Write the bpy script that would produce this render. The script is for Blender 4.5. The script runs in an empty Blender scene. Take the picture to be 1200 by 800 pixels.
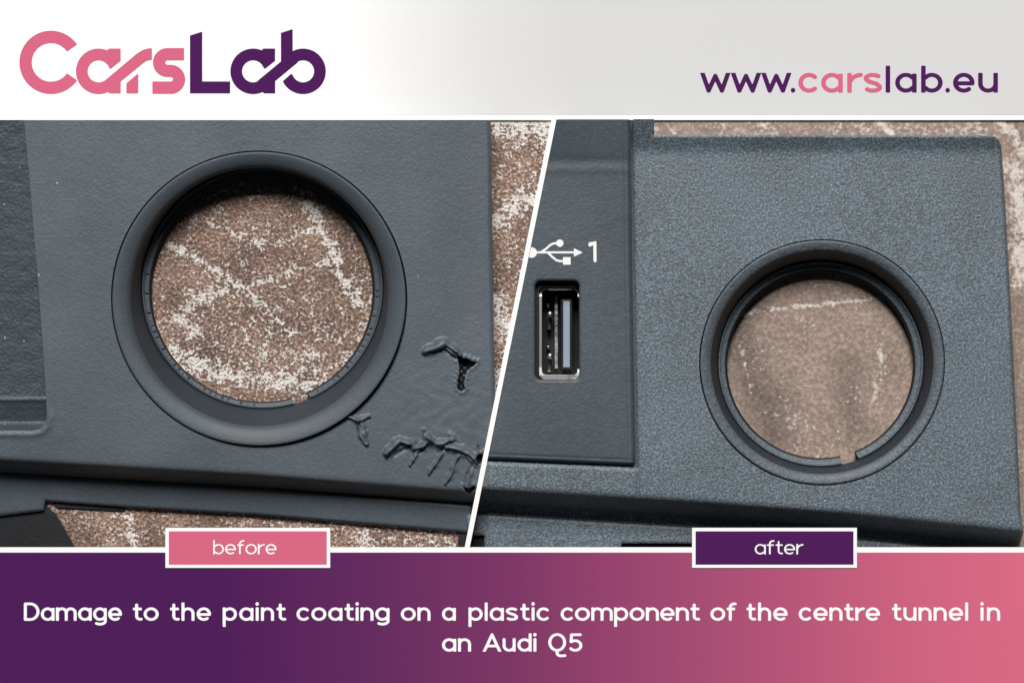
import bpy, bmesh, math
import numpy as np

# ------------------------------------------------------------------ basics
# One design unit is 0.2 mm; x runs right, y runs down the board, z is up.
S = 0.0002
D = 3000.0                      # camera height in design units
sc = bpy.context.scene
col = sc.collection

def W(x, y, z=0.0):
    return ((x-600)*S, (400-y)*S, z*S)

# ------------------------------------------------------------------ camera
cam = bpy.data.cameras.new('camera')
cam.sensor_width = 36
cam.lens = 36*D/1200.0
cam.clip_start = 0.01
cam.clip_end = 50
co = bpy.data.objects.new('camera', cam)
col.objects.link(co)
co.location = (0, 0, D*S)
sc.camera = co

# ------------------------------------------------------------------ light
world = bpy.data.worlds.new('World')
sc.world = world
world.use_nodes = True
bg = world.node_tree.nodes['Background']
bg.inputs[0].default_value = (0.80, 0.88, 1.0, 1)
bg.inputs[1].default_value = 0.022

def area(name, loc, size, power, colr):
    l = bpy.data.lights.new(name, 'AREA')
    l.shape = 'RECTANGLE'
    l.size, l.size_y = size
    l.energy = power
    l.color = colr
    o = bpy.data.objects.new(name, l)
    col.objects.link(o)
    o.location = loc
    from mathutils import Vector
    o.rotation_euler = (-Vector(loc)).to_track_quat('-Z', 'Y').to_euler()
    return o
area('window_light', (-0.3, 3.35, 3.80), (2.0, 1.8), 425, (1.0, 0.985, 0.965))

sc.view_settings.view_transform = 'Standard'
sc.view_settings.look = 'None'
sc.view_settings.exposure = 0
sc.view_settings.gamma = 1
sc.cycles.max_bounces = 6

# ------------------------------------------------------------------ materials
def lin(c):
    c = c/255.0
    return c/12.92 if c <= 0.04045 else ((c+0.055)/1.055)**2.4
def ink(r, g, b, k=0.80):       # printed colour: display value -> reflectance
    return (min(lin(r)*k, .85), min(lin(g)*k, .85), min(lin(b)*k, .85), 1)

def newmat(name):
    m = bpy.data.materials.new(name)
    m.use_nodes = True
    nt = m.node_tree
    return m, nt, nt.nodes['Principled BSDF']

def N(nt, typ, **kw):
    n = nt.nodes.new(typ)
    for k, v in kw.items():
        setattr(n, k, v)
    return n

def coords(nt):                 # object coordinates in design units
    tc = N(nt, 'ShaderNodeTexCoord')
    mp = N(nt, 'ShaderNodeVectorMath', operation='SCALE')
    mp.inputs['Scale'].default_value = 1/S
    nt.links.new(tc.outputs['Object'], mp.inputs[0])
    return mp.outputs[0]

def noise(nt, vec, scale, detail=3, rough=0.5):
    n = N(nt, 'ShaderNodeTexNoise')
    n.inputs['Scale'].default_value = scale
    n.inputs['Detail'].default_value = detail
    n.inputs['Roughness'].default_value = rough
    nt.links.new(vec, n.inputs['Vector'])
    return n

def ramp(nt, fac, stops, interp='LINEAR'):
    r = N(nt, 'ShaderNodeValToRGB')
    cr = r.color_ramp
    cr.interpolation = interp
    while len(cr.elements) < len(stops):
        cr.elements.new(0.5)
    for e, (p, c) in zip(cr.elements, stops):
        e.position = p
        e.color = c if len(c) == 4 else (*c, 1)
    nt.links.new(fac, r.inputs[0])
    return r.outputs[0]

def flat(name, c, rough=0.7, spec=0.0):
    m, nt, b = newmat(name)
    b.inputs['Base Color'].default_value = c
    b.inputs['Roughness'].default_value = rough
    b.inputs['Specular IOR Level'].default_value = spec
    return m

def grain_plastic(name, base, rough, bump, scale, spec=0.5, fleck=0.0, dust=0.0, tintvar=0.12, coarse=.6):
    m, nt, b = newmat(name)
    v = coords(nt)
    L = nt.links.new
    n1 = noise(nt, v, scale, 3, 0.6)
    n2 = noise(nt, v, scale*0.32, 2, 0.5)
    big = noise(nt, v, 0.012, 3, 0.5)
    mid = noise(nt, v, scale*0.9, 2, 0.5)
    # colour: subtle mottling
    lo = tuple(x*(1-tintvar) for x in base)
    hi = tuple(x*(1+tintvar) for x in base)
    c = ramp(nt, big.outputs[0], [(0.3, lo), (0.7, hi)])
    if fleck > 0:
        fl = ramp(nt, mid.outputs[0], [(0.36, (1-fleck,)*3), (0.5, (1.0,)*3), (0.68, (1+2.2*fleck, 1+2.35*fleck, 1+2.4*fleck))])
        mx = N(nt, 'ShaderNodeMix', data_type='RGBA', blend_type='MULTIPLY')
        mx.inputs[0].default_value = 1
        L(c, mx.inputs[6]); L(fl, mx.inputs[7])
        c = mx.outputs[2]
    if dust > 0:
        vo = N(nt, 'ShaderNodeTexVoronoi')
        vo.inputs['Scale'].default_value = 0.045
        L(v, vo.inputs['Vector'])
        pick = N(nt, 'ShaderNodeSeparateColor'); L(vo.outputs['Color'], pick.inputs[0])
        g = N(nt, 'ShaderNodeMath', operation='GREATER_THAN'); g.inputs[1].default_value = 1-dust
        L(pick.outputs[0], g.inputs[0])
        dm = N(nt, 'ShaderNodeMath', operation='LESS_THAN'); dm.inputs[1].default_value = 0.045
        L(vo.outputs['Distance'], dm.inputs[0])
        mu = N(nt, 'ShaderNodeMath', operation='MULTIPLY'); L(g.outputs[0], mu.inputs[0]); L(dm.outputs[0], mu.inputs[1])
        mx = N(nt, 'ShaderNodeMix', data_type='RGBA')
        L(mu.outputs[0], mx.inputs[0]); L(c, mx.inputs[6]); mx.inputs[7].default_value = (.42, .43, .42, 1)
        c = mx.outputs[2]
    L(c, b.inputs['Base Color'])
    add = N(nt, 'ShaderNodeMath', operation='MULTIPLY_ADD')
    L(n2.outputs[0], add.inputs[0]); add.inputs[1].default_value = coarse
    L(n1.outputs[0], add.inputs[2])
    bp = N(nt, 'ShaderNodeBump')
    bp.inputs['Strength'].default_value = 1.0
    bp.inputs['Distance'].default_value = bump*S
    L(add.outputs[0], bp.inputs['Height'])
    L(bp.outputs[0], b.inputs['Normal'])
    rr = N(nt, 'ShaderNodeMapRange')
    L(big.outputs[0], rr.inputs[0])
    rr.inputs[3].default_value = rough-0.04
    rr.inputs[4].default_value = rough+0.05
    L(rr.outputs[0], b.inputs['Roughness'])
    b.inputs['Specular IOR Level'].default_value = spec
    return m

M = {}
M['satin'] = grain_plastic('satin_grey_coating', (.069, .087, .104), .50, .5, .30, .5, 0.05, dust=.12)
M['tray'] = grain_plastic('coarse_grey_coating', (.043, .054, .067), .52, 1.3, .26, .5, 0.06, dust=.35, coarse=.8)
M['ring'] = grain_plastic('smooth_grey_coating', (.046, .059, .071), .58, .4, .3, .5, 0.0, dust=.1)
M['wall'] = grain_plastic('dark_ring_plastic', (.023, .031, .040), .5, .35, .3, .4, 0.0, dust=.2)  # ring wall, darker grey than the lip
M['metallic'] = grain_plastic('fine_grained_grey_coating', (.089, .113, .134), .46, 1.0, .44, .55, 0.34, dust=.04, coarse=.2)
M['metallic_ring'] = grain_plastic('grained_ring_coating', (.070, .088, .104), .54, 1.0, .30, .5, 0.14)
M['metallic_wall'] = grain_plastic('grained_dark_plastic', (.017, .024, .031), .5, .7, .34, .4, 0.3)  # right ring wall, darker grey than its lip
M['usbplate'] = grain_plastic('matt_grey_coating', (.054, .069, .082), .55, .55, .26, .45, 0.06, dust=.06)
M['black'] = grain_plastic('raw_black_plastic', (.009, .010, .012), .55, .4, .2, .3, 0.0)
M['gouge'] = grain_plastic('exposed_black_plastic', (.006, .006, .008), .3, .6, .3, .5, 0.0)
M['white'] = flat('white_print', (.84, .84, .84, 1))
M['white_ink'] = flat('white_pad_print', (.78, .79, .79, 1), .6)
M['pink'] = flat('pink_print', ink(222, 108, 137))
M['purple'] = flat('purple_print', ink(82, 34, 93))
M['core'] = flat('foam_board_core', (.75, .75, .74, 1), .9)

m, nt, b = newmat('bright_metal')
b.inputs['Base Color'].default_value = (.86, .85, .83, 1)
b.inputs['Metallic'].default_value = 1
b.inputs['Roughness'].default_value = .33
M['metal'] = m
m, nt, b = newmat('dull_spring_metal')
b.inputs['Base Color'].default_value = (.10, .10, .10, 1)
b.inputs['Metallic'].default_value = 1
b.inputs['Roughness'].default_value = .4
M['dmetal'] = m
M['contact'] = flat('blue_grey_insert', (.24, .30, .38, 1), .4, .5)

def gradient(name, stops, x0, x1):
    m, nt, b = newmat(name)
    v = coords(nt)
    sx = N(nt, 'ShaderNodeSeparateXYZ'); nt.links.new(v, sx.inputs[0])
    mr = N(nt, 'ShaderNodeMapRange')
    mr.inputs[1].default_value = x0; mr.inputs[2].default_value = x1
    nt.links.new(sx.outputs[0], mr.inputs[0])
    c = ramp(nt, mr.outputs[0], stops)
    nt.links.new(c, b.inputs['Base Color'])
    b.inputs['Roughness'].default_value = .7
    b.inputs['Specular IOR Level'].default_value = 0
    return m
M['head'] = gradient('white_to_grey_print', [(0, (.84,)*3), (.33, (.84,)*3), (.40, ink(245, 245, 245)), (.47, ink(232, 232, 232)), (.56, ink(223, 223, 223)), (1, ink(222, 222, 222))], -600, 600)
M['foot'] = gradient('purple_to_pink_print', [(0, ink(81, 33, 92)), (.22, ink(82, 34, 93)), (.36, ink(103, 46, 99)), (.5, ink(129, 58, 107)), (.75, ink(183, 86, 124)), (.9, ink(212, 104, 134)), (1, ink(224, 110, 139))], -600, 600)

def stone(name, brown, dark, cream, fscale, contrast, bump, veinsharp, grains=.80):
    m, nt, b = newmat(name)
    L = nt.links.new
    v = coords(nt)
    at = N(nt, 'ShaderNodeAttribute'); at.attribute_name = 'vein'
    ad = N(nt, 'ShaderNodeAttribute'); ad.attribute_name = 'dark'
    big = noise(nt, v, .018, 4, .6)
    fine = noise(nt, v, fscale, 3, .65)
    fine2 = noise(nt, v, fscale*.38, 3, .6)
    c0 = ramp(nt, big.outputs[0], [(.3, dark), (.7, brown)])
    sp = ramp(nt, fine.outputs[0], [(.34, (1-contrast,)*3), (.5, (1, 1, 1)), (.66, (1+1.5*contrast,)*3)])
    mx = N(nt, 'ShaderNodeMix', data_type='RGBA', blend_type='MULTIPLY'); mx.inputs[0].default_value = 1
    L(c0, mx.inputs[6]); L(sp, mx.inputs[7])
    # loose cream grains, thicker in some places than others
    g3 = noise(nt, v, fscale*1.15, 2, .5)
    g4 = noise(nt, v, .03, 2, .5)
    ga = N(nt, 'ShaderNodeMath', operation='MULTIPLY_ADD'); L(g4.outputs[0], ga.inputs[0]); ga.inputs[1].default_value = .35; L(g3.outputs[0], ga.inputs[2])
    gr = N(nt, 'ShaderNodeMapRange'); gr.inputs[1].default_value = grains; gr.inputs[2].default_value = grains+.05
    L(ga.outputs[0], gr.inputs[0])
    # dark strokes: stains, plus shade painted into the right opening
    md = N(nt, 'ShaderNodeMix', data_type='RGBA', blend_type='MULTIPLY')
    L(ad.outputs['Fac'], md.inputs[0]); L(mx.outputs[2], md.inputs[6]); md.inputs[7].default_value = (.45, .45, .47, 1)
    # veins, broken up by the grain
    s1 = N(nt, 'ShaderNodeMath', operation='MULTIPLY_ADD'); L(fine.outputs[0], s1.inputs[0]); s1.inputs[1].default_value = veinsharp; L(at.outputs['Fac'], s1.inputs[2])
    s2 = N(nt, 'ShaderNodeMath', operation='MULTIPLY_ADD'); L(fine2.outputs[0], s2.inputs[0]); s2.inputs[1].default_value = veinsharp*.8; L(s1.outputs[0], s2.inputs[2])
    t = veinsharp*.9
    vm = ramp(nt, s2.outputs[0], [(min(.98, t+.25)/1.0 if False else 0.0, (0, 0, 0)), (1.0, (1, 1, 1))])
    mr = N(nt, 'ShaderNodeMapRange')
    mr.inputs[1].default_value = t+.28; mr.inputs[2].default_value = t+.62
    L(s2.outputs[0], mr.inputs[0])
    mc = N(nt, 'ShaderNodeMix', data_type='RGBA')
    L(mr.outputs[0], mc.inputs[0]); L(md.outputs[2], mc.inputs[6]); mc.inputs[7].default_value = (*cream, 1)
    mg = N(nt, 'ShaderNodeMix', data_type='RGBA')
    L(gr.outputs[0], mg.inputs[0]); L(mc.outputs[2], mg.inputs[6]); mg.inputs[7].default_value = (*[q*.92 for q in cream], 1)
    L(mg.outputs[2], b.inputs['Base Color'])
    b.inputs['Roughness'].default_value = .62
    b.inputs['Specular IOR Level'].default_value = .35
    bp = N(nt, 'ShaderNodeBump'); bp.inputs['Strength'].default_value = 1; bp.inputs['Distance'].default_value = bump*S
    L(fine.outputs[0], bp.inputs['Height'])
    L(bp.outputs[0], b.inputs['Normal'])
    return m
M['stoneL'] = stone('rough_brown_stone', (.35, .228, .174), (.150, .098, .076), (.76, .71, .66), .27, .52, 4.5, 2.7, .83)
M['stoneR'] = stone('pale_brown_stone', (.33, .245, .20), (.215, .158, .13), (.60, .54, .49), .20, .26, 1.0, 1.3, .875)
M['table'] = stone('table_stone', (.30, .205, .16), (.20, .14, .11), (.66, .61, .56), .1, .4, 3, 1.0)

# ------------------------------------------------------------------ objects
def tag(o, **kw):
    for k, v in kw.items():
        if v: o[k] = v
    return o

def empty(name, x, y, z, label, cat, group=None):
    o = bpy.data.objects.new(name, None)
    o.empty_display_size = .005
    o.location = W(x, y, z)
    col.objects.link(o)
    return tag(o, label=label, category=cat, group=group)

def make(name, V, F, mat, parent=None, smooth=False, attrs=None, label=None):
    V = np.asarray(V, float)
    P = np.stack([(V[:, 0]-600)*S, (400-V[:, 1])*S, V[:, 2]*S], 1)
    if parent is not None:
        P -= np.array(parent.location)[None]if parent.parent is None else (np.array(parent.location)+np.array(parent.parent.location))[None]
    me = bpy.data.meshes.new(name)
    if isinstance(F, np.ndarray):
        k = F.shape[1]
        me.vertices.add(len(P)); me.vertices.foreach_set('co', P.astype(np.float32).ravel())
        me.loops.add(F.size); me.loops.foreach_set('vertex_index', F.astype(np.int32).ravel())
        me.polygons.add(len(F)); me.polygons.foreach_set('loop_start', (np.arange(len(F))*k).astype(np.int32))
        me.update(calc_edges=True)
    else:
        me.from_pydata([tuple(p) for p in P], [], F)
    if not isinstance(smooth, bool):
        me.polygons.foreach_set('use_smooth', smooth)
    elif smooth:
        me.polygons.foreach_set('use_smooth', np.ones(len(me.polygons), bool))
    if attrs:
        for k2, a in attrs.items():
            at = me.attributes.new(k2, 'FLOAT', 'POINT')
            at.data.foreach_set('value', a.astype(np.float32))
    me.materials.append(mat)
    me.update()
    o = bpy.data.objects.new(name, me)
    col.objects.link(o)
    if parent is not None: o.parent = parent
    if label: o['label'] = label
    return o

# ---- signed distance helpers (positive inside)
def poly(pts):
    P = np.array(pts, float)
    def f(x, y):
        d = np.full(x.shape, 1e18)
        ins = np.zeros(x.shape, bool)
        n = len(P)
        for i in range(n):
            ax, ay = P[i]; bx, by = P[(i+1) % n]
            ex, ey = bx-ax, by-ay
            L2 = ex*ex+ey*ey+1e-12
            t = np.clip(((x-ax)*ex+(y-ay)*ey)/L2, 0, 1)
            d = np.minimum(d, (x-ax-t*ex)**2+(y-ay-t*ey)**2)
            c = (ay > y) != (by > y)
            with np.errstate(divide='ignore', invalid='ignore'):
                xi = ax+(y-ay)*ex/(ey if ey != 0 else 1e-12)
            ins ^= c & (x < xi)
        d = np.sqrt(d)
        return np.where(ins, d, -d)
    return f
def circ(cx, cy, r): return lambda x, y: r-np.hypot(x-cx, y-cy)
def ring(cx, cy, R, r):
    return lambda x, y: np.minimum(R-np.hypot(x-cx, y-cy), np.hypot(x-cx, y-cy)-r)
def union(*fs): return lambda x, y: np.maximum.reduce([f(x, y) for f in fs])
def cut(a, *bs): return lambda x, y: np.minimum.reduce([a(x, y)]+[-q(x, y) for q in bs])
def rrect(x0, y0, x1, y1, r):
    cx, cy, hx, hy = (x0+x1)/2, (y0+y1)/2, (x1-x0)/2-r, (y1-y0)/2-r
    def f(x, y):
        qx = np.abs(x-cx)-hx; qy = np.abs(y-cy)-hy
        return r-(np.hypot(np.maximum(qx, 0), np.maximum(qy, 0))+np.minimum(np.maximum(qx, qy), 0))
    return f
def linedist(x, y, pts):
    d = np.full(x.shape, 1e18)
    for (ax, ay), (bx, by) in zip(pts[:-1], pts[1:]):
        ex, ey = bx-ax, by-ay
        t = np.clip(((x-ax)*ex+(y-ay)*ey)/(ex*ex+ey*ey+1e-12), 0, 1)
        d = np.minimum(d, (x-ax-t*ex)**2+(y-ay-t*ey)**2)
    return np.sqrt(d)

def linedist_t(x, y, pts):
    d = np.full(x.shape, 1e18); T = np.zeros(x.shape)
    L = [math.hypot(b[0]-a[0], b[1]-a[1]) for a, b in zip(pts[:-1], pts[1:])]
    tot = sum(L); acc = 0
    for (ax, ay), (bx, by), l in zip(pts[:-1], pts[1:], L):
        ex, ey = bx-ax, by-ay
        t = np.clip(((x-ax)*ex+(y-ay)*ey)/(ex*ex+ey*ey+1e-12), 0, 1)
        dd = (x-ax-t*ex)**2+(y-ay-t*ey)**2
        T = np.where(dd < d, (acc+t*l)/tot, T); d = np.minimum(d, dd)
        acc += l
    return np.sqrt(d), T

def sheet(name, sdf, hf, bbox, step, wall, mat, parent=None, smooth=True, scale=None, label=None, attrs=None, noclip=False):
    """a solid slab: outline from sdf, top from the height function, sides down to z = wall.
    scale=(cx, cy, k): real size of the finished piece about a point"""
    x0, y0, x1, y1 = bbox
    nx = int(math.ceil((x1-x0)/step))+1; ny = int(math.ceil((y1-y0)/step))+1
    X, Y = np.meshgrid(x0+np.arange(nx)*step, y0+np.arange(ny)*step)
    s = sdf(X, Y)
    near = np.abs(s) < step*.5001
    for _ in range(2):
        xs, ys = X[near], Y[near]
        e = step*.1
        v = sdf(xs, ys)
        gx = (sdf(xs+e, ys)-sdf(xs-e, ys))/(2*e); gy = (sdf(xs, ys+e)-sdf(xs, ys-e))/(2*e)
        g2 = np.maximum(gx*gx+gy*gy, .25)
        X[near] = xs-np.clip(v*gx/g2, -step*.6, step*.6); Y[near] = ys-np.clip(v*gy/g2, -step*.6, step*.6)
    s = np.where(near, 0, s)
    Z = hf(X, Y)*np.ones_like(X)
    idx = np.arange(nx*ny).reshape(ny, nx)
    a, b_, c, d = idx[:-1, :-1].ravel(), idx[:-1, 1:].ravel(), idx[1:, 1:].ravel(), idx[1:, :-1].ravel()
    sf = s.ravel()
    flip = (sf[a]*sf[c] < 0) | ((sf[a] == 0) & (sf[c] == 0) & False)
    # y is down, so a-d-c-b is counter-clockwise seen from above
    T1 = np.where(flip[:, None], np.stack([a, d, b_], 1), np.stack([a, d, c], 1))
    T2 = np.where(flip[:, None], np.stack([b_, d, c], 1), np.stack([a, c, b_], 1))
    T = np.concatenate([T1, T2])
    st = sf[T]
    Xf, Yf, Zf = X.ravel(), Y.ravel(), Z.ravel()
    keep = (st.min(1) >= 0) & (st.max(1) > 0)
    z3 = (st.min(1) == 0) & (st.max(1) == 0)
    if z3.any():
        q = np.where(z3)[0]
        cx = Xf[T[q]].mean(1); cy = Yf[T[q]].mean(1)
        keep[q] = sdf(cx, cy) > 0
    T = T[keep]
    ar = (Xf[T[:, 1]]-Xf[T[:, 0]])*(Yf[T[:, 2]]-Yf[T[:, 0]])-(Xf[T[:, 2]]-Xf[T[:, 0]])*(Yf[T[:, 1]]-Yf[T[:, 0]])
    T = T[np.abs(ar) > 1e-4*step*step]
    used = np.unique(T)
    remap = np.full(nx*ny, -1); remap[used] = np.arange(len(used))
    T = remap[T]
    V = np.stack([Xf[used], Yf[used], Zf[used]], 1)
    ed = np.concatenate([T[:, [0, 1]], T[:, [1, 2]], T[:, [2, 0]]])
    n = len(V)
    key = ed[:, 0].astype(np.int64)*n+ed[:, 1]; rkey = ed[:, 1].astype(np.int64)*n+ed[:, 0]
    be = ed[~np.isin(key, rkey)]
    k = len(be)
    top1, top2 = V[be[:, 0]], V[be[:, 1]]
    bot1, bot2 = top1.copy(), top2.copy()
    bot1[:, 2] = wall; bot2[:, 2] = wall
    WV = np.concatenate([top1, top2, bot1, bot2])
    i = np.arange(k)+n
    WT = np.concatenate([np.stack([i, i+2*k, i+3*k], 1), np.stack([i, i+3*k, i+k], 1)])
    VV = np.concatenate([V, WV])
    if scale:
        cx, cy, kk = scale
        VV[:, 0] = cx+(VV[:, 0]-cx)*kk; VV[:, 1] = cy+(VV[:, 1]-cy)*kk
    F = np.concatenate([T, WT])
    sm = np.concatenate([np.full(len(T), smooth), np.zeros(len(WT), bool)])
    at = None
    if attrs:
        at = {kx: fx(VV[:, 0], VV[:, 1]) for kx, fx in attrs.items()}
    return make(name, VV, F, mat, parent, sm, at, label)

def prism(name, pts, z0, z1, mat, parent=None, bevel=0.0, label=None):
    """extruded outline with small rounded edges; z1 may be a list with one height per corner"""
    bm = bmesh.new()
    zt = z1 if isinstance(z1, (list, tuple)) else [z1]*len(pts)
    off = (0, 0, 0) if parent is None else tuple(parent.location) if parent.parent is None else tuple(parent.location+parent.parent.location)
    def P(x, y, z):
        w = W(x, y, z); return (w[0]-off[0], w[1]-off[1], w[2]-off[2])
    b0 = [bm.verts.new(P(x, y, z0)) for x, y in pts]
    t0 = [bm.verts.new(P(x, y, z)) for (x, y), z in zip(pts, zt)]
    bm.faces.new(t0); bm.faces.new(b0[::-1])
    n = len(pts)
    for i in range(n):
        bm.faces.new((b0[i], b0[(i+1) % n], t0[(i+1) % n], t0[i]))
    bmesh.ops.recalc_face_normals(bm, faces=bm.faces)
    if bevel:
        bmesh.ops.bevel(bm, geom=list(bm.edges), offset=bevel*S, segments=2, profile=.5, affect='EDGES', clamp_overlap=True)
    me = bpy.data.meshes.new(name); bm.to_mesh(me); bm.free()
    me.materials.append(mat)
    o = bpy.data.objects.new(name, me); col.objects.link(o)
    if parent is not None: o.parent = parent
    if label: o['label'] = label
    return o

def box(name, x0, y0, x1, y1, z0, z1, mat, parent=None, bevel=0.0, label=None):
    return prism(name, [(x0, y0), (x0, y1), (x1, y1), (x1, y0)], z0, z1, mat, parent, bevel, label)

def at(px, py, z):              # where a point seen at (px, py) stands when it lies at depth z
    k = (D-z)/D
    return 600+(px-600)*k, 400+(py-400)*k

def lathe(name, prof, nseg, mat, parent, gap=None, tick=None, label=None):
    """prof: list of (cx, cy, r, z) circles; gap=(a0,a1) leaves out a sector and closes its ends"""
    if gap: ang = np.linspace(gap[1], gap[0]+2*math.pi, nseg+1)
    else: ang = np.arange(nseg)*2*math.pi/nseg
    R = np.array(prof, float)
    na = len(ang); npf = len(R)
    X = R[:, 0][:, None]+R[:, 2][:, None]*np.cos(ang)[None]
    Y = R[:, 1][:, None]+R[:, 2][:, None]*np.sin(ang)[None]
    Z = np.repeat(R[:, 3][:, None], na, 1)
    if tick is not None:
        Z = Z+tick(np.arange(npf)[:, None], ang[None])
    V = np.stack([X.ravel(), Y.ravel(), Z.ravel()], 1)
    F = []
    m = na if not gap else na-1
    for j in range(npf-1):
        for i in range(m):
            i2 = (i+1) % na
            F.append((j*na+i, j*na+i2, (j+1)*na+i2, (j+1)*na+i))
    nf = len(F)
    if gap:
        n0 = len(V)
        ends = []
        for e in (0, na-1):
            ends.append(V[np.arange(npf)*na+e])
        V = np.concatenate([V]+ends)
        F.append(tuple(range(n0, n0+npf))); F.append(tuple(range(n0+npf, n0+2*npf))[::-1])
    sm = np.array([True]*nf+[False]*(len(F)-nf))
    return make(name, V, F, mat, parent, sm, None, label)

# ------------------------------------------------------------------ stone under everything
ZT = -56.0
t = box('tabletop', -2600, -2400, 3800, 3200, ZT-60, ZT-7, M['table'])
t['kind'] = 'structure'

def brush(x, y, strokes):
    a = np.zeros_like(x)
    for pts, w, s in strokes:
        q = [at(px, py, ZT) for px, py in pts]
        d = linedist(x, y, q)
        a = np.maximum(a, (s-.05)*np.exp(-(d/(w*1.15))**1.6))
    return a
veinsL = [([(350, 218), (368, 252), (381, 275), (391, 301), (404, 330), (427, 362)], 7, .62),
          ([(245, 260), (284, 278), (320, 288), (362, 270), (388, 262)], 3.2, .5),
          ([(200, 288), (229, 303), (287, 338), (310, 360), (342, 392)], 4.5, .55),
          ([(287, 337), (326, 325), (362, 311), (394, 306)], 3.5, .55),
          ([(261, 340), (229, 350), (214, 372), (226, 389)], 8, .62),
          ([(205, 415), (240, 432), (290, 442), (342, 446), (372, 458)], 11, .66),
          ([(330, 400), (400, 410), (430, 380)], 30, .22), ([(260, 410), (420, 425)], 34, .26),
          ([(575, 138), (660, 150)], 22, .72), ([(574, 262), (600, 246), (640, 226)], 9, .72), ([(574, 226), (640, 215)], 3, .4),
          ([(577, 350), (590, 376), (606, 410), (586, 440), (575, 470)], 11, .66), ([(600, 400), (570, 500)], 14, .4),
          ([(146, 600), (152, 622), (160, 648)], 6, .55), ([(425, 625), (440, 650)], 12, .5), ([(500, 630), (560, 660)], 10, .35),
          ([(380, 622), (560, 640)], 22, .18)]
darkL = [([(270, 300), (330, 300), (350, 340)], 30, .3), ([(195, 330), (215, 390)], 22, .3)]
def divl(y, off=0.0): return 646+off+(np.asarray(y, float)-141)*(-101.5/500.0)
veinsR = [([(868, 369), (900, 362), (960, 357), (1034, 349)], 2.6, .66), ([(1030, 392), (1032, 430), (1024, 476)], 5, .45), ([(866, 395), (874, 430), (880, 460)], 2.6, .45),
          ([(1026, 139), (1046, 158)], 4, .8), ([(880, 139), (905, 152)], 8, .5), ([(1165, 138), (1186, 156), (1202, 185)], 7, .7),
          ([(1190, 200), (1195, 260), (1198, 325)], 16, .62), ([(1185, 335), (1210, 334)], 2.2, .9), ([(770, 150), (860, 150)], 10, .25), ([(960, 150), (1160, 150)], 16, .3),
          ([(930, 480), (950, 535)], 16, .3), ([(900, 330), (1000, 335)], 16, .2)]
darkR = [([(868, 390), (880, 450), (905, 505)], 26, .8), ([(930, 440), (925, 480)], 12, .35), ([(992, 440), (1008, 505)], 18, .5), ([(1190, 345), (1200, 600)], 12, .25)]  # ring shade and reflections painted in the opening; last stroke is darker stone
slabL = poly([(-140, 90), (at(656, 141, ZT)[0]+7, 90), (at(538, 700, ZT)[0], 740), (-140, 740)])
slabR = poly([(at(656, 141, ZT)[0]+9, 90), (1340, 90), (1340, 740), (at(538, 700, ZT)[0]+2, 740)])
o = sheet('stone_slab', slabL, lambda x, y: np.full(x.shape, ZT), (-143, 87, 700, 743), 3, ZT-6.5, M['stoneL'],
          attrs={'vein': lambda x, y: brush(x, y, veinsL), 'dark': lambda x, y: brush(x, y, darkL)})
o['kind'] = 'structure'
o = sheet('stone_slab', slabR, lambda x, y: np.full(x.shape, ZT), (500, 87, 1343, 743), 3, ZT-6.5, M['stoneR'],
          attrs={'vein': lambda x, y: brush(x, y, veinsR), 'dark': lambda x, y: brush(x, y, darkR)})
o['kind'] = 'structure'

# ------------------------------------------------------------------ ring sockets
def wob(x, y, k=.05):
    return (np.sin(x*k+1.3*np.sin(y*k*.7))+np.sin(y*k*1.3+.8*np.sin(x*k*.9+2)))*.5

def softramp(t, w): return w*np.log1p(np.exp(np.clip(t/w, -40, 40)))

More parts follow.
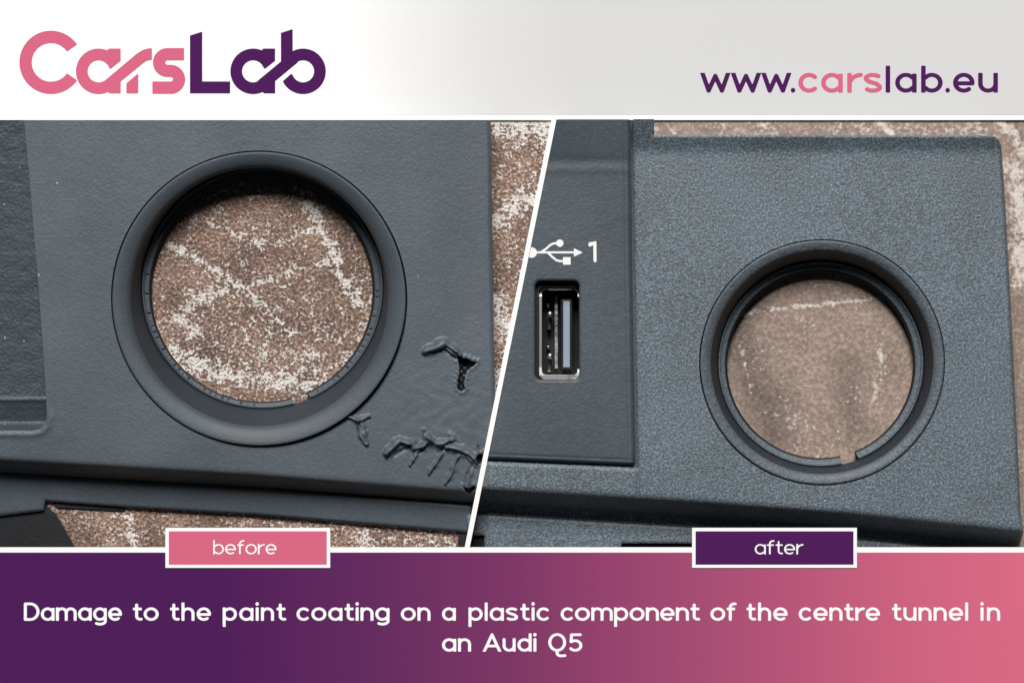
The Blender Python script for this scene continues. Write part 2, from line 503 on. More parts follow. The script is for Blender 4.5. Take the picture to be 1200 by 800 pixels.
def ring_socket(parent, c0, r0, lipw, c1, r1, zled, c2, r2, notch, half, mat, ticks):
    def circle(c, r, z):
        x, y = at(c[0], c[1], z)
        return (x, y, r*(D-z)/D, z)
    def mixc(t, r, z):
        return circle((c0[0]+(c1[0]-c0[0])*t, c0[1]+(c1[1]-c0[1])*t), r, z)
    prof = [mixc(0, r0, -22), mixc(0, r0, -1.4), mixc(0, r0-.7, -.5), mixc(0, r0-1.8, -.35)]
    # chamfer that steepens smoothly into the wall
    rc, zc = r0-1.8, -.35
    for q in range(9):
        a = math.radians(8+q*3.6 if q < 7 else 30+(q-6)*13)
        dr = lipw/8.0
        rc -= dr; zc -= dr*math.tan(a)
        prof.append(mixc(.015*(q+1), rc, zc))
    nl = len(prof)-1
    t0 = .015*9
    for t in np.linspace(.2, 1, 6):
        prof.append(mixc(t0+(1-t0)*t, rc+(r1-rc)*t, zc+(zled-2-zc)*t))
    prof.append(mixc(1, r1-.2, zled-12))
    cutat = nl
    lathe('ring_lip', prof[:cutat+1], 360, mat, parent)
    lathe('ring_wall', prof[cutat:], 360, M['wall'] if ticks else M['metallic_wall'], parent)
    na = math.atan2(notch[1]-c2[1], notch[0]-c2[0])
    rr = r1-.5
    def lerp(u, r, z):
        return circle((c1[0]+(c2[0]-c1[0])*u, c1[1]+(c2[1]-c1[1])*u), r, z)
    led = [lerp(0, rr, zled-14), lerp(0, rr, zled-.4), lerp(.1, rr-.9, zled+.4), lerp(.18, rr-1.9, zled-.2), lerp(.25, rr-2.4, zled-1.8),
           lerp(.35, rr+(r2-rr)*.3, zled-2.4), lerp(.5, rr+(r2-rr)*.45, zled-2.8), lerp(.62, rr+(r2-rr)*.6, zled-3.2), lerp(.78, r2+3.0, zled-3.4), lerp(.8, r2+2.6, zled-4.2),
           lerp(.8, r2+2.6, ZT+.4)]
    inner = [lerp(.85, r2+2.5, zled-6), lerp(.95, r2+.9, zled-6.4), lerp(1, r2, zled-8), lerp(1, r2, ZT+.3)]
    def tick(j, a):
        if not ticks: return 0*a*j
        m = ((j >= 6) & (j <= 7)).astype(float)
        saw = np.maximum(0, np.sin(a*112)-.35)*1.6
        side = ((np.sin(a) > .15) & (np.sin(a*3.1+.7)+np.sin(a*7.3) > -1.3)) | (np.abs(np.sin(a)) <= .15) & (np.sin(a*31) > .3)
        return -m*saw*side*2.8*(.45+.55*np.sin(a*37+np.sin(a*91)))
    lathe('ledge_ring', led, 1440 if ticks else 360, mat, parent, gap=(na-half, na+half), tick=tick)
    lathe('inner_collar', inner, 360, M['black'], parent, gap=(na-half, na+half))

# ------------------------------------------------------------------ left trim panel (damaged)
PL = empty('console_cover', 290, 380, ZT, 'dark grey plastic trim panel with blistered, cracked paint beside its round opening', 'console cover', 'car console trim panels')
def ybl(x): return np.interp(x, [-100, 0, 300, 560, 700], [531, 537, 555, 576, 587])
trayb = [(-120, 100), (24, 100), (28, 141), (34, 200), (40, 275), (46, 350), (51, 420), (54, 470), (54.5, 488), (52, 497), (46, 502.5), (36, 504.5), (-120, 503.5)]
tray_sd = poly(trayb)
welts = [([(497, 412), (508, 409), (521, 402), (529, 409), (538, 417)], 5.5, 5.0),
         ([(408, 489), (420, 492.5), (433, 488)], 3.6, 3.2), ([(420, 492), (423, 505), (430, 520)], 4.2, 4.0),
         ([(451, 531), (459, 525), (469, 518), (484, 521)], 5, 5), ([(484, 525), (496, 523), (503, 517), (496, 504)], 4, 4.2),
         ([(501, 513), (511, 521), (519, 519), (530, 516)], 4.2, 4.4), ([(523, 523), (538, 528), (547, 531), (560, 541)], 5, 4.8), ([(527, 509), (534, 516)], 3, 2),
         ([(489, 528), (481, 545)], 2.6, 3.0), ([(517, 531), (511, 545), (502, 556)], 2.8, 3.2), ([(536, 536), (531, 552), (521, 566)], 3.2, 3.6),
         ([(556, 545), (549, 560), (547, 575)], 2.6, 3.0)]
creases = [([(487, 521), (476, 525), (462, 533)], 1.6, 2.2), ([(500, 524), (488, 532)], 1.5, 2.0), ([(526, 518), (514, 530)], 1.4, 3.0), ([(505, 414), (521, 410), (534, 420)], 1.5, 1.8),
           ([(554, 546), (548, 556), (545, 574)], 1.3, 3.2), ([(560, 523), (561, 533)], 1.0, 2.5)]
patches = [[(536, 414), (541, 419), (548, 420), (553, 423), (559, 424), (556, 428), (551, 431), (547, 435), (545, 441), (543.5, 449), (545, 456), (540, 459), (535.5, 455), (536, 446), (538, 437), (538, 428), (536, 421)],
           [(559, 533), (568, 531), (568, 543), (560, 544), (557, 538)],
           [(543, 570), (549, 573), (555, 569), (558, 572), (551, 579), (545, 577)]]
patch_sd = [poly(p) for p in patches]
def hL(x, y):
    z = .9*wob(x, y, .022)
    # slight overall crown: falls away to the lower right
    z = z-((x-120)/520.0)**2*13*(x > 120)-((y-150)/430.0)**2*5*(y > 150)
    t = y-ybl(x)
    z = z-2.3*softramp(t-2, 1.6)
    z = np.maximum(z, -53)
    # rounded outer edge on the right
    ex = np.interp(y, [100, 141, 300, 430, 600], [574.5, 575, 577, 579, 582])-x
    z = z-5*np.clip(1-ex/5.0, 0, 1)**2
    d = tray_sd(x, y)
    # soft shoulder on the tray's lower corner
    z = z+1.2*np.exp(-((-d-5)/3.5)**2)*(d < 0)*np.clip((y-476)/14.0, 0, 1)
    # shoulder round the ring
    # blistered paint
    wx = x+.9*np.sin(y*.21); wy = y+.8*np.sin(x*.19)
    for k_, (pts, w_, h_) in enumerate(welts):
        q0, tt = linedist_t(wx, wy, pts)
        w_ = 1.22*w_*(.45+.62*np.sin(np.pi*np.clip(tt*.9+.08, 0, 1))**.7)*(1+.16*np.sin(tt*17+k_*2))
        q = q0
        # torn, undercut lower side: a sharp black line under each lifted flake
        lo, _ = linedist_t(wx-.9, wy-w_*.55, pts)
        z = z-.75*h_*np.exp(-(lo/1.15)**2)*(tt > .04)*(tt < .97)
        z = z+1.5*h_*np.cos(np.clip(q/w_/1.15, 0, 1)*math.pi/2)**1.5*(1+.12*np.sin(x*.31+y*.2))
    for pts, w_, h_ in creases:
        q = linedist(x, y, pts)
        z = z-1.3*h_*np.exp(-(q/w_)**2)
    for p in patch_sd:
        q = p(x+1.0*np.sin(y*1.1), y+1.0*np.sin(x*1.2))
        z = z+1.3*np.exp(-((q+2)/1.6)**2)
    # ripples of loosened paint near the damage
    near = np.exp(-(((x-530)/60)**2+((y-500)/75)**2))
    z = z+near*.28*np.sin(x*.21+1.7*np.sin(y*.13))*np.sin(y*.24+np.sin(x*.17))
    return z
def hT(x, y):
    z = -8-(y-100)*.088-softramp(y-472, 1.5)*.30+np.minimum(softramp(y-498.5, 1.2), 60)*5.5+1.6*np.exp(-((y-469)/2.6)**2)
    z = z+.25*wob(x*2, y*2, .09)
    return np.minimum(z, -1.6)
edgeL = [(-60, 141), (575, 141), (577, 300), (579, 430), (580, 470), (divl(478), 478), (divl(612), 612), (300, 585), (0, 566), (-60, 562)]
face = cut(poly(edgeL), circ(303.5, 350, 173.6), tray_sd, *patch_sd)
sheet('tray', cut(poly([(a+.8, b_+.8) for a, b_ in trayb]), poly([(-200, 50), (400, 50), (400, 141), (-200, 141)])), hT, (-62, 139, 58, 508), 1.5, -55.5, M['tray'], PL)
sheet('faceplate', face, hL, (-62, 139, 584, 616), 1.25, -55.5, M['satin'], PL)
for p in patches:
    xs = [q[0] for q in p]; ys = [q[1] for q in p]
    sheet('exposed_patch', poly([((a-sum(xs)/len(xs))*1.12+sum(xs)/len(xs), (b_-sum(ys)/len(ys))*1.06+sum(ys)/len(ys)) for a, b_ in p]),
          lambda x, y: hL(x, y)*0+hL(x*0+sum(xs)/len(xs), y*0+sum(ys)/len(ys))-13+.3*np.sin(x*.8)*np.sin(y*.7), (min(xs)-4, min(ys)-4, max(xs)+4, max(ys)+4), 1.0, -30, M['gouge'], PL,
          label='black plastic laid bare where the paint has flaked off')
ring_socket(PL, (303.5, 350), 172.0, 17, (307.5, 337), 141.5, -42, (307, 341), 129.5, (351, 465), math.radians(4.3), M['ring'], True)
# lower rail of the panel, a step further down
ZR = -44
rl = [at(-60, 550, ZR), at(0, 553, ZR), at(300, 571, ZR), at(553, 592, ZR), at(548.5, 624, ZR), at(300, 603, ZR), at(145, 594, ZR), at(52, 587, ZR), at(50, 598, ZR), at(0, 604, ZR), at(-60, 610, ZR)]
rsd = poly(rl)
sheet('rail', rsd, lambda x, y: ZR+3-.20*(y-(548+(x+60)*.0645))-2.2*np.clip(1-rsd(x, y)/3.0, 0, 1)**2+.2*wob(x, y, .06), (-70, 550, 560, 632), 1.6, -49, M['satin'], PL)
prism('lug', [at(-60, 600, -54), at(-60, 668, -54), at(104, 668, -54), at(88, 641, -54), at(66, 603, -54), at(51, 588, -54)], -55.9, -53.6, M['black'], PL, .6, label='black lug under the rail')  # lug in plain black, set lower than the rail
prism('notch_shadow', [at(60, 587, -51), at(144, 593, -51), at(146, 599, -51), at(66, 595, -51)], -55.8, -53.2, M['black'], PL, .8)  # black strip standing in for the shadow in the rail notch

# ------------------------------------------------------------------ right trim panel (repaired)
PR = empty('console_cover', 900, 380, ZT, 'dark grey plastic trim panel with even, flawless paint and a USB socket', 'console cover', 'car console trim panels')
def ybr(x): return np.interp(x, [540, 565, 800, 1000, 1200, 1260], [568, 572, 586, 601, 622, 628])
def seamx(y): return np.interp(y, [100, 141, 300, 545, 600], [740.5, 741, 742.5, 746.5, 748])
def edger(y): return np.interp(y, [150, 172, 240, 370, 600, 680], [1174, 1175.5, 1180, 1187, 1198, 1212])
def hR(x, y):
    z = .5*wob(x, y, .02)
    z = z-2.3*softramp(y-ybr(x)-1, 1.8)*np.where(y-ybr(x) < 0, 1, 1)
    z = np.maximum(z, -52)
    # upper rim turns up
    z = z+.45*softramp(177-y, 2.5)*(x > 700)*np.clip(y-140, 0, 1)*.9
    ex = edger(y)-x
    z = z-9*np.clip(1-ex/6.0, 0, 1)**2
    ty = np.where(x > 766, y-159, 99)
    z = z-2.2*np.clip(1-ty/2.2, 0, 1)**2
    # rolled edge towards the socket plate
    sx = x-seamx(y); lower = y-(547.5+(x-741)*.042)
    dd = np.where(sx > 0, sx, np.maximum(lower, 0))
    z = z-3.2*np.clip(1-dd/4.5, 0, 1)**2
    return z
mainp = [(seamx(141), 141), (766, 141), (766, 158.5), (1158, 159.3), (1165, 161), (1169.5, 164.5), (1173, 170), (1175.5, 178), (1180, 240), (1187, 370), (1198, 600), (1200.5, 622),
         (1212, 672), (1100, 659), (1000, 636), (800, 622), (565, 608), (divl(608, 6), 608), (divl(541, 6), 540.5), (748.0, 548.0)]
sheet('faceplate', cut(poly(mainp), circ(963.5, 424.5, 144.2)), hR, (545, 139, 1216, 676), 1.5, -55.5, M['metallic'], PR)
ring_socket(PR, (963.5, 424.5), 142.9, 9.5, (962, 426), 120.5, -34, (961, 427.5), 108.8, (995, 538), math.radians(4.8), M['metallic_ring'], False)
# socket plate
def hU(x, y):
    z = 2.2+.3*wob(x, y, .03)
    z = z+.17*softramp(192-y, 3)-.5*np.exp(-((y-188)/5.0)**2)+.5*np.exp(-((y-199)/5.0)**2)
    e = seamx(y)-2.2-x
    z = z-4.6*np.clip(1-e/6.0, 0, 1)**2-.8*np.exp(-((e-7)/1.2)**2)
    e2 = 545+(x-741)*.042-y
    z = z-5*np.clip(1-e2/5.0, 0, 1)**2-.9*np.exp(-((e2-6)/1.2)**2)
    q = -rrect(627, 329, 679, 445, 7)(x, y)
    z = z-2.2*np.clip(1-q/2.5, 0, 1)**2
    return z
usbp = [(divl(141, 6), 141), (seamx(141)-2.0, 141), (seamx(300)-2.0, 300), (seamx(540)-2.0, 538.6), (seamx(545)-5, 544.6), (divl(536, 6), 537.8)]
plate = sheet('socket_plate', cut(poly(usbp), rrect(627, 329, 679, 445, 7)), hU, (560, 139, 748, 548), 1.3, -40, M['usbplate'], PR)
# lower rail
rr_ = [at(546, 602, ZR), at(812, 618, ZR), at(1000, 632, ZR), at(1210, 652, ZR), at(1210, 700, ZR), at(536, 700, ZR), at(544.5+7, 641, ZR)]
rs2 = cut(poly(rr_), rrect(*at(540, 627, ZR), *at(567.5, 660, ZR), 1.5), rrect(*at(728, 636.5, ZR), *at(815, 662, ZR), 1.5))
sheet('rail', rs2, lambda x, y: ZR-1.5*np.clip(1-rs2(x, y)/2.0, 0, 1)**2+.2*wob(x, y, .05), (520, 595, 1225, 712), 1.6, -50, M['metallic'], PR)
box('slot_floor', 536, 622, 572, 672, -55.6, -52, M['black'], PR, .5)
box('slot_floor', 726, 632, 820, 672, -55.6, -52, M['black'], PR, .5)
prism('seam_backing', [(735, 142), (735, 533), (570, 526), (566, 556), (758, 562), (758, 142)][::-1], -55.6, -7.5, M['usbplate'], PR)

# the USB socket: metal shell, insert tongue, spring contacts
ps = empty('usb_socket', 653, 387, -54, None, None)
ps.parent = PR
ps.location = tuple(np.array(W(653, 387, -54))-np.array(PR.location))
for k in ('label', 'category', 'group'):
    if k in ps: del ps[k]
sheet('housing', cut(rrect(625, 327, 681, 447, 8), rrect(631.5, 336, 680, 445.2, 6)), lambda x, y: np.full(x.shape, -9.), (622, 324, 684, 450), 1.2, -54, M['black'], ps)
sheet('shell', cut(rrect(632, 337, 679.4, 444.4, 7), rrect(635.0, 339.6, 677.4, 439.2, 5), rrect(673, 349, 690, 433, 1)),
      lambda x, y: -13-1.5*np.clip((x-665)/10, 0, 1)+1.0*np.clip((y-430)/10, 0, 1)-5*((y < 345) & ((x < 642) | (x > 672)))-9*((x > 672) & (y > 348) & (y < 434)), (629, 334, 682, 448), .9, -50, M['metal'], ps)
box('back_wall', 626, 328, 680, 446, -55.5, -51, M['black'], ps)
box('tongue', 657.5, 350, 671.5, 433, -52, -24, M['black'], ps, 1.5)
box('contact', 660.5, 352.5, 668.3, 430.5, -24.2, -22.5, M['contact'], ps, .6)
box('side_insert', 650.5, 346, 654.5, 432, -52, -38, grain_plastic('scuffed_dark_metal', (.13, .14, .14), .4, 3, .12, .5, .5), ps, .8)
for yy in (367.5, 417):
    sheet('spring', circ(645, yy, 3.4), lambda x, y, yy=yy: -25+np.sqrt(np.maximum(0, 12-(x-645)**2-(y-yy)**2)), (640, yy-5, 650, yy+5), .8, -34, M['metal'], ps)
    box('spring_arm', 641.5, yy+4, 647, yy+19, -52, -38, M['dmetal'], ps, 1)
    box('clip', 641, yy-12, 645, yy-8, -52, -38, M['dmetal'], ps, 1)
# pad-printed symbol
def strokes(sd_list): return union(*sd_list)
def st(pts, w): return lambda x, y: w/2-linedist(x, y, pts)
zU = lambda x, y: hU(x, y)+.35
sym = union(circ(623, 296, 6.2), st([(623, 295.8), (673, 295.8)], 2.4), poly([(672.5, 291), (683, 296), (672.5, 300.8)]),
            st([(635, 295), (640, 291.5), (645, 287), (649, 285.3), (656, 285)], 2.5), circ(656, 285, 4.3),
            st([(642, 296), (647, 301), (652, 305), (656, 306), (662, 306)], 2.5), poly([(659.7, 301.4), (668.6, 301.4), (668.6, 310.2), (659.7, 310.2)]))
sheet('usb_symbol', cut(sym, poly([(590, 270), (divl(270, 6.4), 270), (divl(320, 6.4), 320), (590, 320)])), zU, (612, 278, 688, 314), .8, 1.2, M['white_ink'], PR)
sheet('numeral', union(st([(691.2, 287.2), (697, 284.6), (697.2, 305.6)], 3.6), poly([(689.6, 284.2), (698.9, 283), (698.9, 286), (690, 289)])), zU, (686, 280, 702, 310), .8, 1.2, M['white_ink'], PR)

# ------------------------------------------------------------------ dividing strip
o = prism('divider_strip', [(divl(141.3), 141.3), (divl(641.1), 641.1), (divl(641.1, 5.9), 641.1), (divl(141.3, 5.9), 141.3)], ZT+.1, [2.2, -.25, -.25, 2.2], M['white'])
tag(o, label='thin white slanting strip standing between the two trim panels', category='divider strip')

# ------------------------------------------------------------------ lettering
def arc(cx, cy, rx, ry, a0, a1, n=18):
    return [(cx+rx*math.cos(math.radians(a)), cy+ry*math.sin(math.radians(a))) for a in np.linspace(a0, a1, n)]
# glyph(ch, H, w): (advance width, strokes) with y up from the baseline
PK = 1.16                       # pen a little flatter than wide
def glyph(ch, H, w, AS=1.38):
    r = w/2; ry = r/PK
    A = H*AS-r
    t, b = H-ry, ry
    def bowl(Wd): return arc(Wd/2, H/2, Wd/2-r, H/2-ry, 0, 360, 40)
    if ch == 'o': Wd = 1.13*H; return Wd, [bowl(Wd)]
    if ch == 'c': Wd = .98*H; return Wd, [arc(.53*H, H/2, .53*H-r, H/2-ry, 48, 312, 30)]
    if ch == 'e': Wd = 1.08*H; return Wd, [[(Wd-r, H*.47)]+arc(Wd/2, H/2, Wd/2-r, H/2-ry, 4, 307, 34), [(r, H*.47), (Wd-r, H*.47)]]
    if ch in 'adgq':
        Wd = 1.07*H; X = Wd-r
        bw = [(X, H*.78)]+arc(Wd/2-.0*H, H/2, Wd/2-r, H/2-ry, 42, 318, 34)+[(X, H*.25)]
        if ch == 'a': return Wd, [bw, [(X, t-.04*H), (X, b)]]
        if ch == 'd': return Wd, [bw, [(X, A), (X, b)]]
        if ch == 'g': return Wd, [bw, [(X, t-.04*H), (X, -.02*H)]+arc(Wd/2, -.02*H, Wd/2-r, .33*H-ry, 0, -130, 16)]
        return Wd, [bw, [(X, t), (X, -.36*H)]]
    if ch in 'bp':
        Wd = 1.07*H; X = r
        bw = [(X, H*.78)]+arc(Wd/2, H/2, Wd/2-r, H/2-ry, 138, -138, 34)+[(X, H*.22)]
        return Wd, [bw, [(X, A), (X, b)] if ch == 'b' else [(X, t), (X, -.36*H)]]
    if ch in 'nh':
        Wd = .98*H
        return Wd, [[(r, A if ch == 'h' else t), (r, b)], [(r, H*.55)]+arc(Wd/2, H*.55, Wd/2-r, H*.45-ry, 170, 0, 16), [(Wd-r, H*.56), (Wd-r, b)]]
    if ch == 'm':
        Wd = 1.62*H; q = (Wd-2*r)/4
        return Wd, [[(r, t), (r, b)], arc(r+q, H*.6, q, H*.4-ry, 175, 0, 14), [(r+2*q, H*.6), (r+2*q, b)], arc(r+3*q, H*.6, q, H*.4-ry, 178, 0, 14), [(Wd-r, H*.6), (Wd-r, b)]]
    if ch == 'u':
        Wd = .98*H
        return Wd, [[(r, t), (r, H*.44)], arc(Wd/2, H*.45, Wd/2-r, H*.45-ry, 180, 352, 18), [(Wd-r, t), (Wd-r, b)]]
    if ch == 'r': Wd = .66*H; return Wd, [[(r, t), (r, b)], arc(.64*H, H*.42, .64*H-r, .58*H-ry, 170, 92, 10)]
    if ch == 'i': return w, [[(r, t), (r, b)], [(r, H*1.36-r*.9), (r, H*1.36-r*.8)]]
    if ch == 'l': return w, [[(r, A), (r, b)]]
    if ch == '.': return w, [[(r, r), (r, r+.01)]]
    if ch == 't':
        Wd = .72*H; X = .30*H
        return Wd, [[(X, H*1.3-r), (X, H*.34)]+arc(X+.27*H, H*.34, .27*H, .34*H-r, 180, 285, 10), [(r*.9, H*.93-r*.4), (Wd-r, H*.93-r*.4)]]
    if ch == 'f':
        Wd = .72*H; X = .28*H
        return Wd, [[(X, b), (X, H*1.02)]+arc(X+.3*H, H*1.02, .3*H, AS*H-r-1.02*H, 180, 75, 10), [(r*.8, H*.93-r*.4), (Wd-r*1.3, H*.93-r*.4)]]
    if ch == 's':
        Wd = .92*H
        return Wd, [arc(Wd*.5, H*.73, Wd*.5-r, H*.27-ry, 38, 200, 14)+[(Wd*.3, H*.56), (Wd*.7, H*.45)]+arc(Wd*.5, H*.27, Wd*.5-r, H*.27-ry, 35, -145, 14)]
    if ch == 'w':
        Wd = 1.5*H
        return Wd, [[(r, t), (Wd*.27, b), (Wd*.5, t-.06*H), (Wd*.73, b), (Wd-r, t)]]
    if ch == 'A':
        Wd = 1.32*H
        return Wd, [[(r, b), (Wd/2, A), (Wd-r, b)], [(Wd*.22, .42*H), (Wd*.78, .42*H)]]
    if ch == 'D':
        Wd = 1.22*H
        c = (A-b)/2
        return Wd, [[(r, A), (r, b), (Wd-r-c*1.05, b)]+arc(Wd-r-c*1.05, b+c, c*1.05, c, -90, 90, 24)+[(r, A)]]
    if ch == 'Q':
        Wd = 1.34*H; c = AS*H/2
        return Wd, [arc(Wd/2, c, Wd/2-r, c-ry, 0, 360, 44), [(Wd*.5, b-.04*H), (Wd*.5, -.12*H)]+arc(Wd*.5+.27*H, -.12*H, .27*H, .2*H, 180, 280, 8)+[(Wd*.93, -.30*H)]]
    if ch == '5':
        Wd = 1.02*H
        return Wd, [[(Wd-r*1.4, A), (r*1.9, A), (r*1.5, H*.74)]+arc(Wd*.47, H*.46, Wd*.53-r, H*.46-ry, 128, -140, 26)]
    raise KeyError(ch)

def word(text, x0, x1, base, H, w, z, parent, mats, k, step=.8, thick=.35, xscale=1.0):
    """letters of one word, spread to fill x0..x1; k = real size factor of the sign it is on"""
    g = [glyph(c, H, w) for c in text]
    nat = sum(a[0] for a in g)
    gap = (x1-x0-nat)/(len(text)-1) if len(text) > 1 else 0
    sx = 1.0
    lim = .10*H
    if len(text) > 1 and gap < lim:
        sx = (x1-x0-lim*(len(text)-1))/nat; gap = lim
    elif len(text) == 1:
        sx = (x1-x0)/nat
    elif gap > .26*H:
        sx = (x1-x0-.26*H*(len(text)-1))/nat; gap = .26*H
    x = x0
    for i, (c, (a, sts)) in enumerate(zip(text, g)):
        r = w/2
        # stretch between stroke centres so the stems keep their weight
        aw = a*sx
        f = (aw-w)/(a-w) if a > w*1.2 else 1
        if a <= w*1.2: aw = a
        P = [[(x+r+(px-r)*f, base-py) for px, py in s] for s in sts]
        rr = [r]*len(P)
        if c == 'i': rr[-1] = r*1.12
        fs = []
        for p, q in zip(P, rr):
            if len(p) == 2 and abs(p[0][0]-p[1][0]) < 1e-6 and abs(p[0][1]-p[1][1]) > w*.6:
                ya, yb = sorted((p[0][1], p[1][1]))
                fs.append(rrect(p[0][0]-r, ya-r/PK, p[0][0]+r, yb+r/PK, r*.38))
            elif len(p) == 2 and abs(p[0][1]-p[1][1]) < 1e-6:
                fs.append(rrect(p[0][0]-r*.7, p[0][1]-r*.86, p[1][0]+r*.7, p[0][1]+r*.86, r*.35))
            elif c in 'wA' and len(p) > 2:
                e = [list(v) for v in p]
                for a_, n_ in ((0, 1), (-1, -2)):
                    dx, dy = e[a_][0]-e[n_][0], e[a_][1]-e[n_][1]; l_ = math.hypot(dx, dy)
                    e[a_][0] += dx/l_*w; e[a_][1] += dy/l_*w
                top = base-H*(1.38 if c == 'A' else 1)
                fs.append(cut(lambda X, Y, e=e, q=q: q*.97-linedist(X, Y, e), lambda X, Y, top=top: top-Y+0*X, lambda X, Y: Y-base+0*X))
            else:
                k_ = 1.0 if c == '.' or (c == 'i') else PK
                fs.append(lambda X, Y, p=p, q=q, k_=k_: (q-linedist(X, Y*k_, [(a_, b__*k_) for a_, b__ in p]))/(.5+.5*k_))
        sd = union(*fs)
        m_ = mats[i] if isinstance(mats, list) else mats
        sheet('letter', sd, lambda X, Y: np.full(X.shape, z+thick), (x-2, base-1.5*H-2, x+aw+2, base+.45*H+2), step, z-.5, m_, parent, smooth=False,
              scale=(600, 400, k))
        x += aw+gap

# ------------------------------------------------------------------ header sign, lying on the stone
ZH = ZT+3.2
kh = (D-ZH)/D
def hk(x, y): return 600+(x-600)*kh, 400+(y-400)*kh
HB = empty('header_sign', 600, *hk(0, 60)[1:], ZT, 'white and grey sign with a pink and purple logo and web address', 'sign')
def kbox(name, x0, y0, x1, y1, z0, z1, mat, parent, k, bevel=0, label=None):
    f = lambda x, y: (600+(x-600)*k, 400+(y-400)*k)
    (a, b_), (c, d) = f(x0, y0), f(x1, y1)
    return box(name, a, b_, c, d, z0, z1, mat, parent, bevel, label)
kbox('backing_board', -30, -30, 1230, 140.8, ZT+.1, ZH-.2, M['white'], HB, kh)
kbox('printed_panel', -29, -29, 1229, 135, ZH-.6, ZH, M['head'], HB, kh)
pk, pu = M['pink'], M['purple']
zl = ZH+.3
def logo(sd, bb, mat):
    sheet('logo_letter', sd, lambda X, Y: np.full(X.shape, zl), bb, .9, ZH-.4, mat, HB, smooth=False, scale=(600, 400, kh))
wedge = poly([(59.7, 73.3), (59.7+60*math.cos(math.radians(34.3)), 73.3-60*math.sin(math.radians(34.3))), (59.7+60*math.cos(math.radians(34.3)), 73.3+60*math.sin(math.radians(34.3)))])
logo(cut(ring(59.8, 73.3, 37, 22.6), wedge), (20, 34, 94, 113), pk)
def letter_a(dx, arm):
    f = lambda p: [(a+dx, b_) for a, b_ in p]
    up = cut(union(ring(115.6+dx, 83.8, 26.6, 12.9), poly(f([(127.3, 57.2), (141.4, 57.2), (141.4, 75), (129.3, 81.1), (123, 74), (122, 66)]))),
             poly(f([(115.6, 83.8), (123, 73.3), (129.3, 81.1), (155, 60.8), (155, 108), (122.9, 94.6)])), circ(115.6+dx, 83.8, 12.9))
    return union(up, poly(arm))
armA = [(122.9, 94.6), (159.3, 64), (163, 61.3), (168, 58.6), (173, 57.1), (178, 56.6), (178, 70.4), (174, 70.9), (170.5, 72.3), (168.8, 73.5), (141.4, 95.7), (141.4, 109.6), (127.3, 109.6), (127.3, 107.6), (121, 108.5), (117, 100)]
logo(letter_a(0, armA), (86, 54, 181, 113), pk)
logo(poly([(148.1, 97.8), (162, 86.2), (162, 109.6), (148.1, 109.6)]), (145, 84, 165, 112), pk)
sS = cut(union(cut(circ(196.2, 73.5, 16.9), poly([(196.4, 50), (230, 50), (230, 100), (196.4, 100)])), poly([(196, 56.6), (215.7, 56.6), (215.7, 70.9), (196, 70.9)]),
               poly([(194, 76.2), (202, 76.2), (202, 90.4), (194, 90.4)]), cut(circ(200, 93.2, 17), poly([(199.8, 60), (170, 60), (170, 120), (199.8, 120)])), poly([(178.6, 95.7), (200.3, 95.7), (200.3, 110.1), (178.6, 110.1)])),
         union(circ(196.4, 73.5, 2.7), poly([(196.4, 70.9), (220, 70.9), (220, 76.2), (196.4, 76.2)])), union(circ(200, 93.1, 2.7), poly([(174, 90.4), (200, 90.4), (200, 95.7), (174, 95.7)])))
logo(sS, (176, 54, 220, 113), pk)
logo(poly([(222.6, 41.9), (237, 37.4), (237, 95.7), (269.7, 95.7), (269.7, 109.6), (222.6, 109.6)]), (220, 35, 272, 112), pu)
armB = [(302.9, 94.1), (329.2, 72.4), (329.2, 38.9), (343, 34.3), (343, 60.2), (352, 66), (348.8, 73.5), (322.5, 95.2), (322.5, 109.6), (308.6, 109.6), (308.6, 107.6), (302, 108.5), (298, 100)]
ringB = cut(ring(355.2, 83.8, 26.6, 12.9), poly([(355.2, 83.8), (348.8, 73.5), (318, 99), (322.5, 102.8), (331.9, 94.9), (341.4, 86.5), (348, 94.5)]))
logo(union(letter_a(181, armB), ringB), (267, 31, 385, 113), pu)
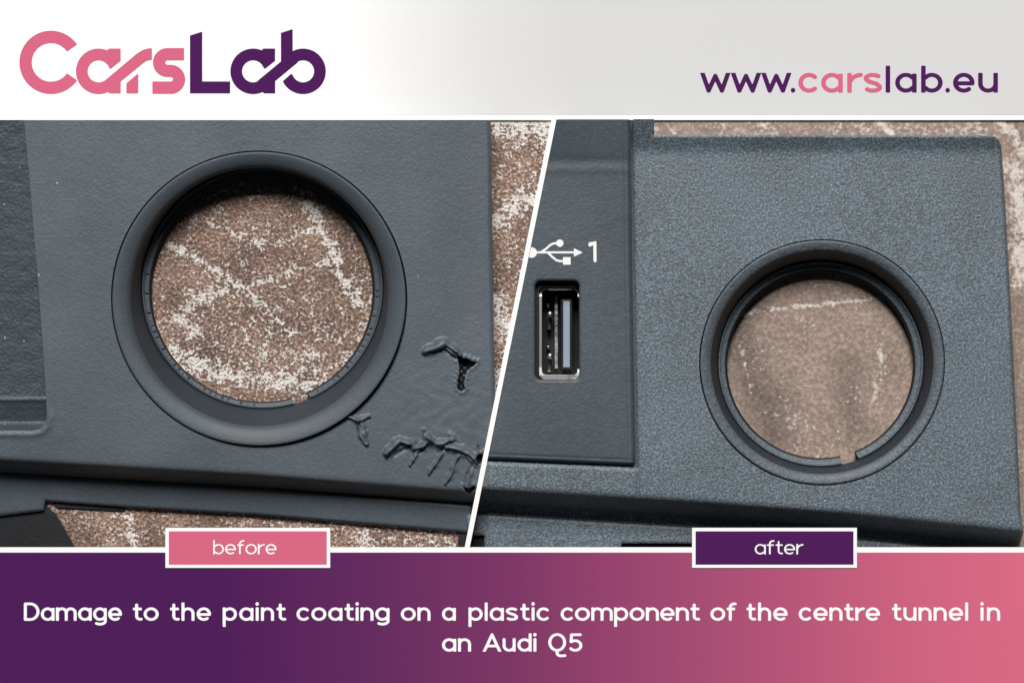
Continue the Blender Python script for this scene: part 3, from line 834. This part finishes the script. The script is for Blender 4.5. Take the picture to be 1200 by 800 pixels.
# web address, measured letter by letter
for ch, x0, x1, mt in [('w', 821.2, 855.2, pu), ('w', 857.2, 891.2, pu), ('w', 892.8, 926.6, pu), ('.', 926.6, 932.6, pu), ('c', 935.5, 958.8, pk), ('a', 962.3, 987.6, pk), ('r', 992.8, 1009.2, pk), ('s', 1012, 1033.6, pk),
                       ('l', 1037.8, 1044.2, pu), ('a', 1049, 1074.2, pu), ('b', 1079.4, 1104.6, pu), ('.', 1107.8, 1113.6, pu), ('e', 1116.8, 1142, pu), ('u', 1146.2, 1169.4, pu)]:
    word(ch, x0, x1, 108.6, 23.0, 5.35, ZH, HB, mt, kh, .6)

# ------------------------------------------------------------------ caption sign, raised on feet
ZF = 0.0
FB = empty('caption_sign', 600, 720, ZT, 'wide purple to pink sign with white caption text about damage', 'sign')
box('backing_board', -30, 641.2, 1230, 832, -6, ZF-.2, M['white'], FB)
box('printed_panel', -29, 647, 1229, 831, ZF-.6, ZF, M['foot'], FB)
for fx in (60, 430, 770, 1140):
    box('foot', fx-20, 706, fx+20, 790, ZT-6.9 if False else ZT+.2, -6.1, M['core'], FB)
wh = M['white']
for tx, x0, x1 in [('Damage', 28, 143), ('to', 155.5, 186), ('the', 199, 247.3), ('paint', 261, 335), ('coating', 347.5, 456.5), ('on', 469.7, 504.5), ('a', 518, 534.2),
                   ('plastic', 549, 644), ('component', 657, 820), ('of', 832.5, 862.5), ('the', 874.5, 923), ('centre', 936, 1031.2), ('tunnel', 1045, 1134.5), ('in', 1149, 1172)]:
    word(tx, x0, x1, 726.8, 15.6, 3.5, ZF, FB, wh, 1.0, .5)
for tx, x0, x1 in [('an', 518, 552), ('Audi', 566.3, 628.6), ('Q5', 642.5, 682.4)]:
    word(tx, x0, x1, 762.9, 15.6, 3.5, ZF, FB, wh, 1.0, .5)

# ------------------------------------------------------------------ the two tags
for nm, x0, mt, tx, a, b_, lab in [('tag_plate', 194, pk, 'before', 250, 324.2, 'pink tag in a white frame reading before'), ('tag_plate', 811, pu, 'after', 884.3, 941, 'purple tag in a white frame reading after')]:
    TG = empty(nm, x0+96.5, 641, ZF+1, lab, 'tag', 'tags on the edge of the caption sign')
    box('frame', x0, 618, x0+193, 664.8, ZF+.1, ZF+1.2, M['white'], TG)
    box('face', x0+4, 622, x0+189, 661, ZF+1.0, ZF+1.4, mt, TG)
    word(tx, a, b_, 649, 12.1, 1.95, ZF+1.4, TG, wh, 1.0, .42, .3)
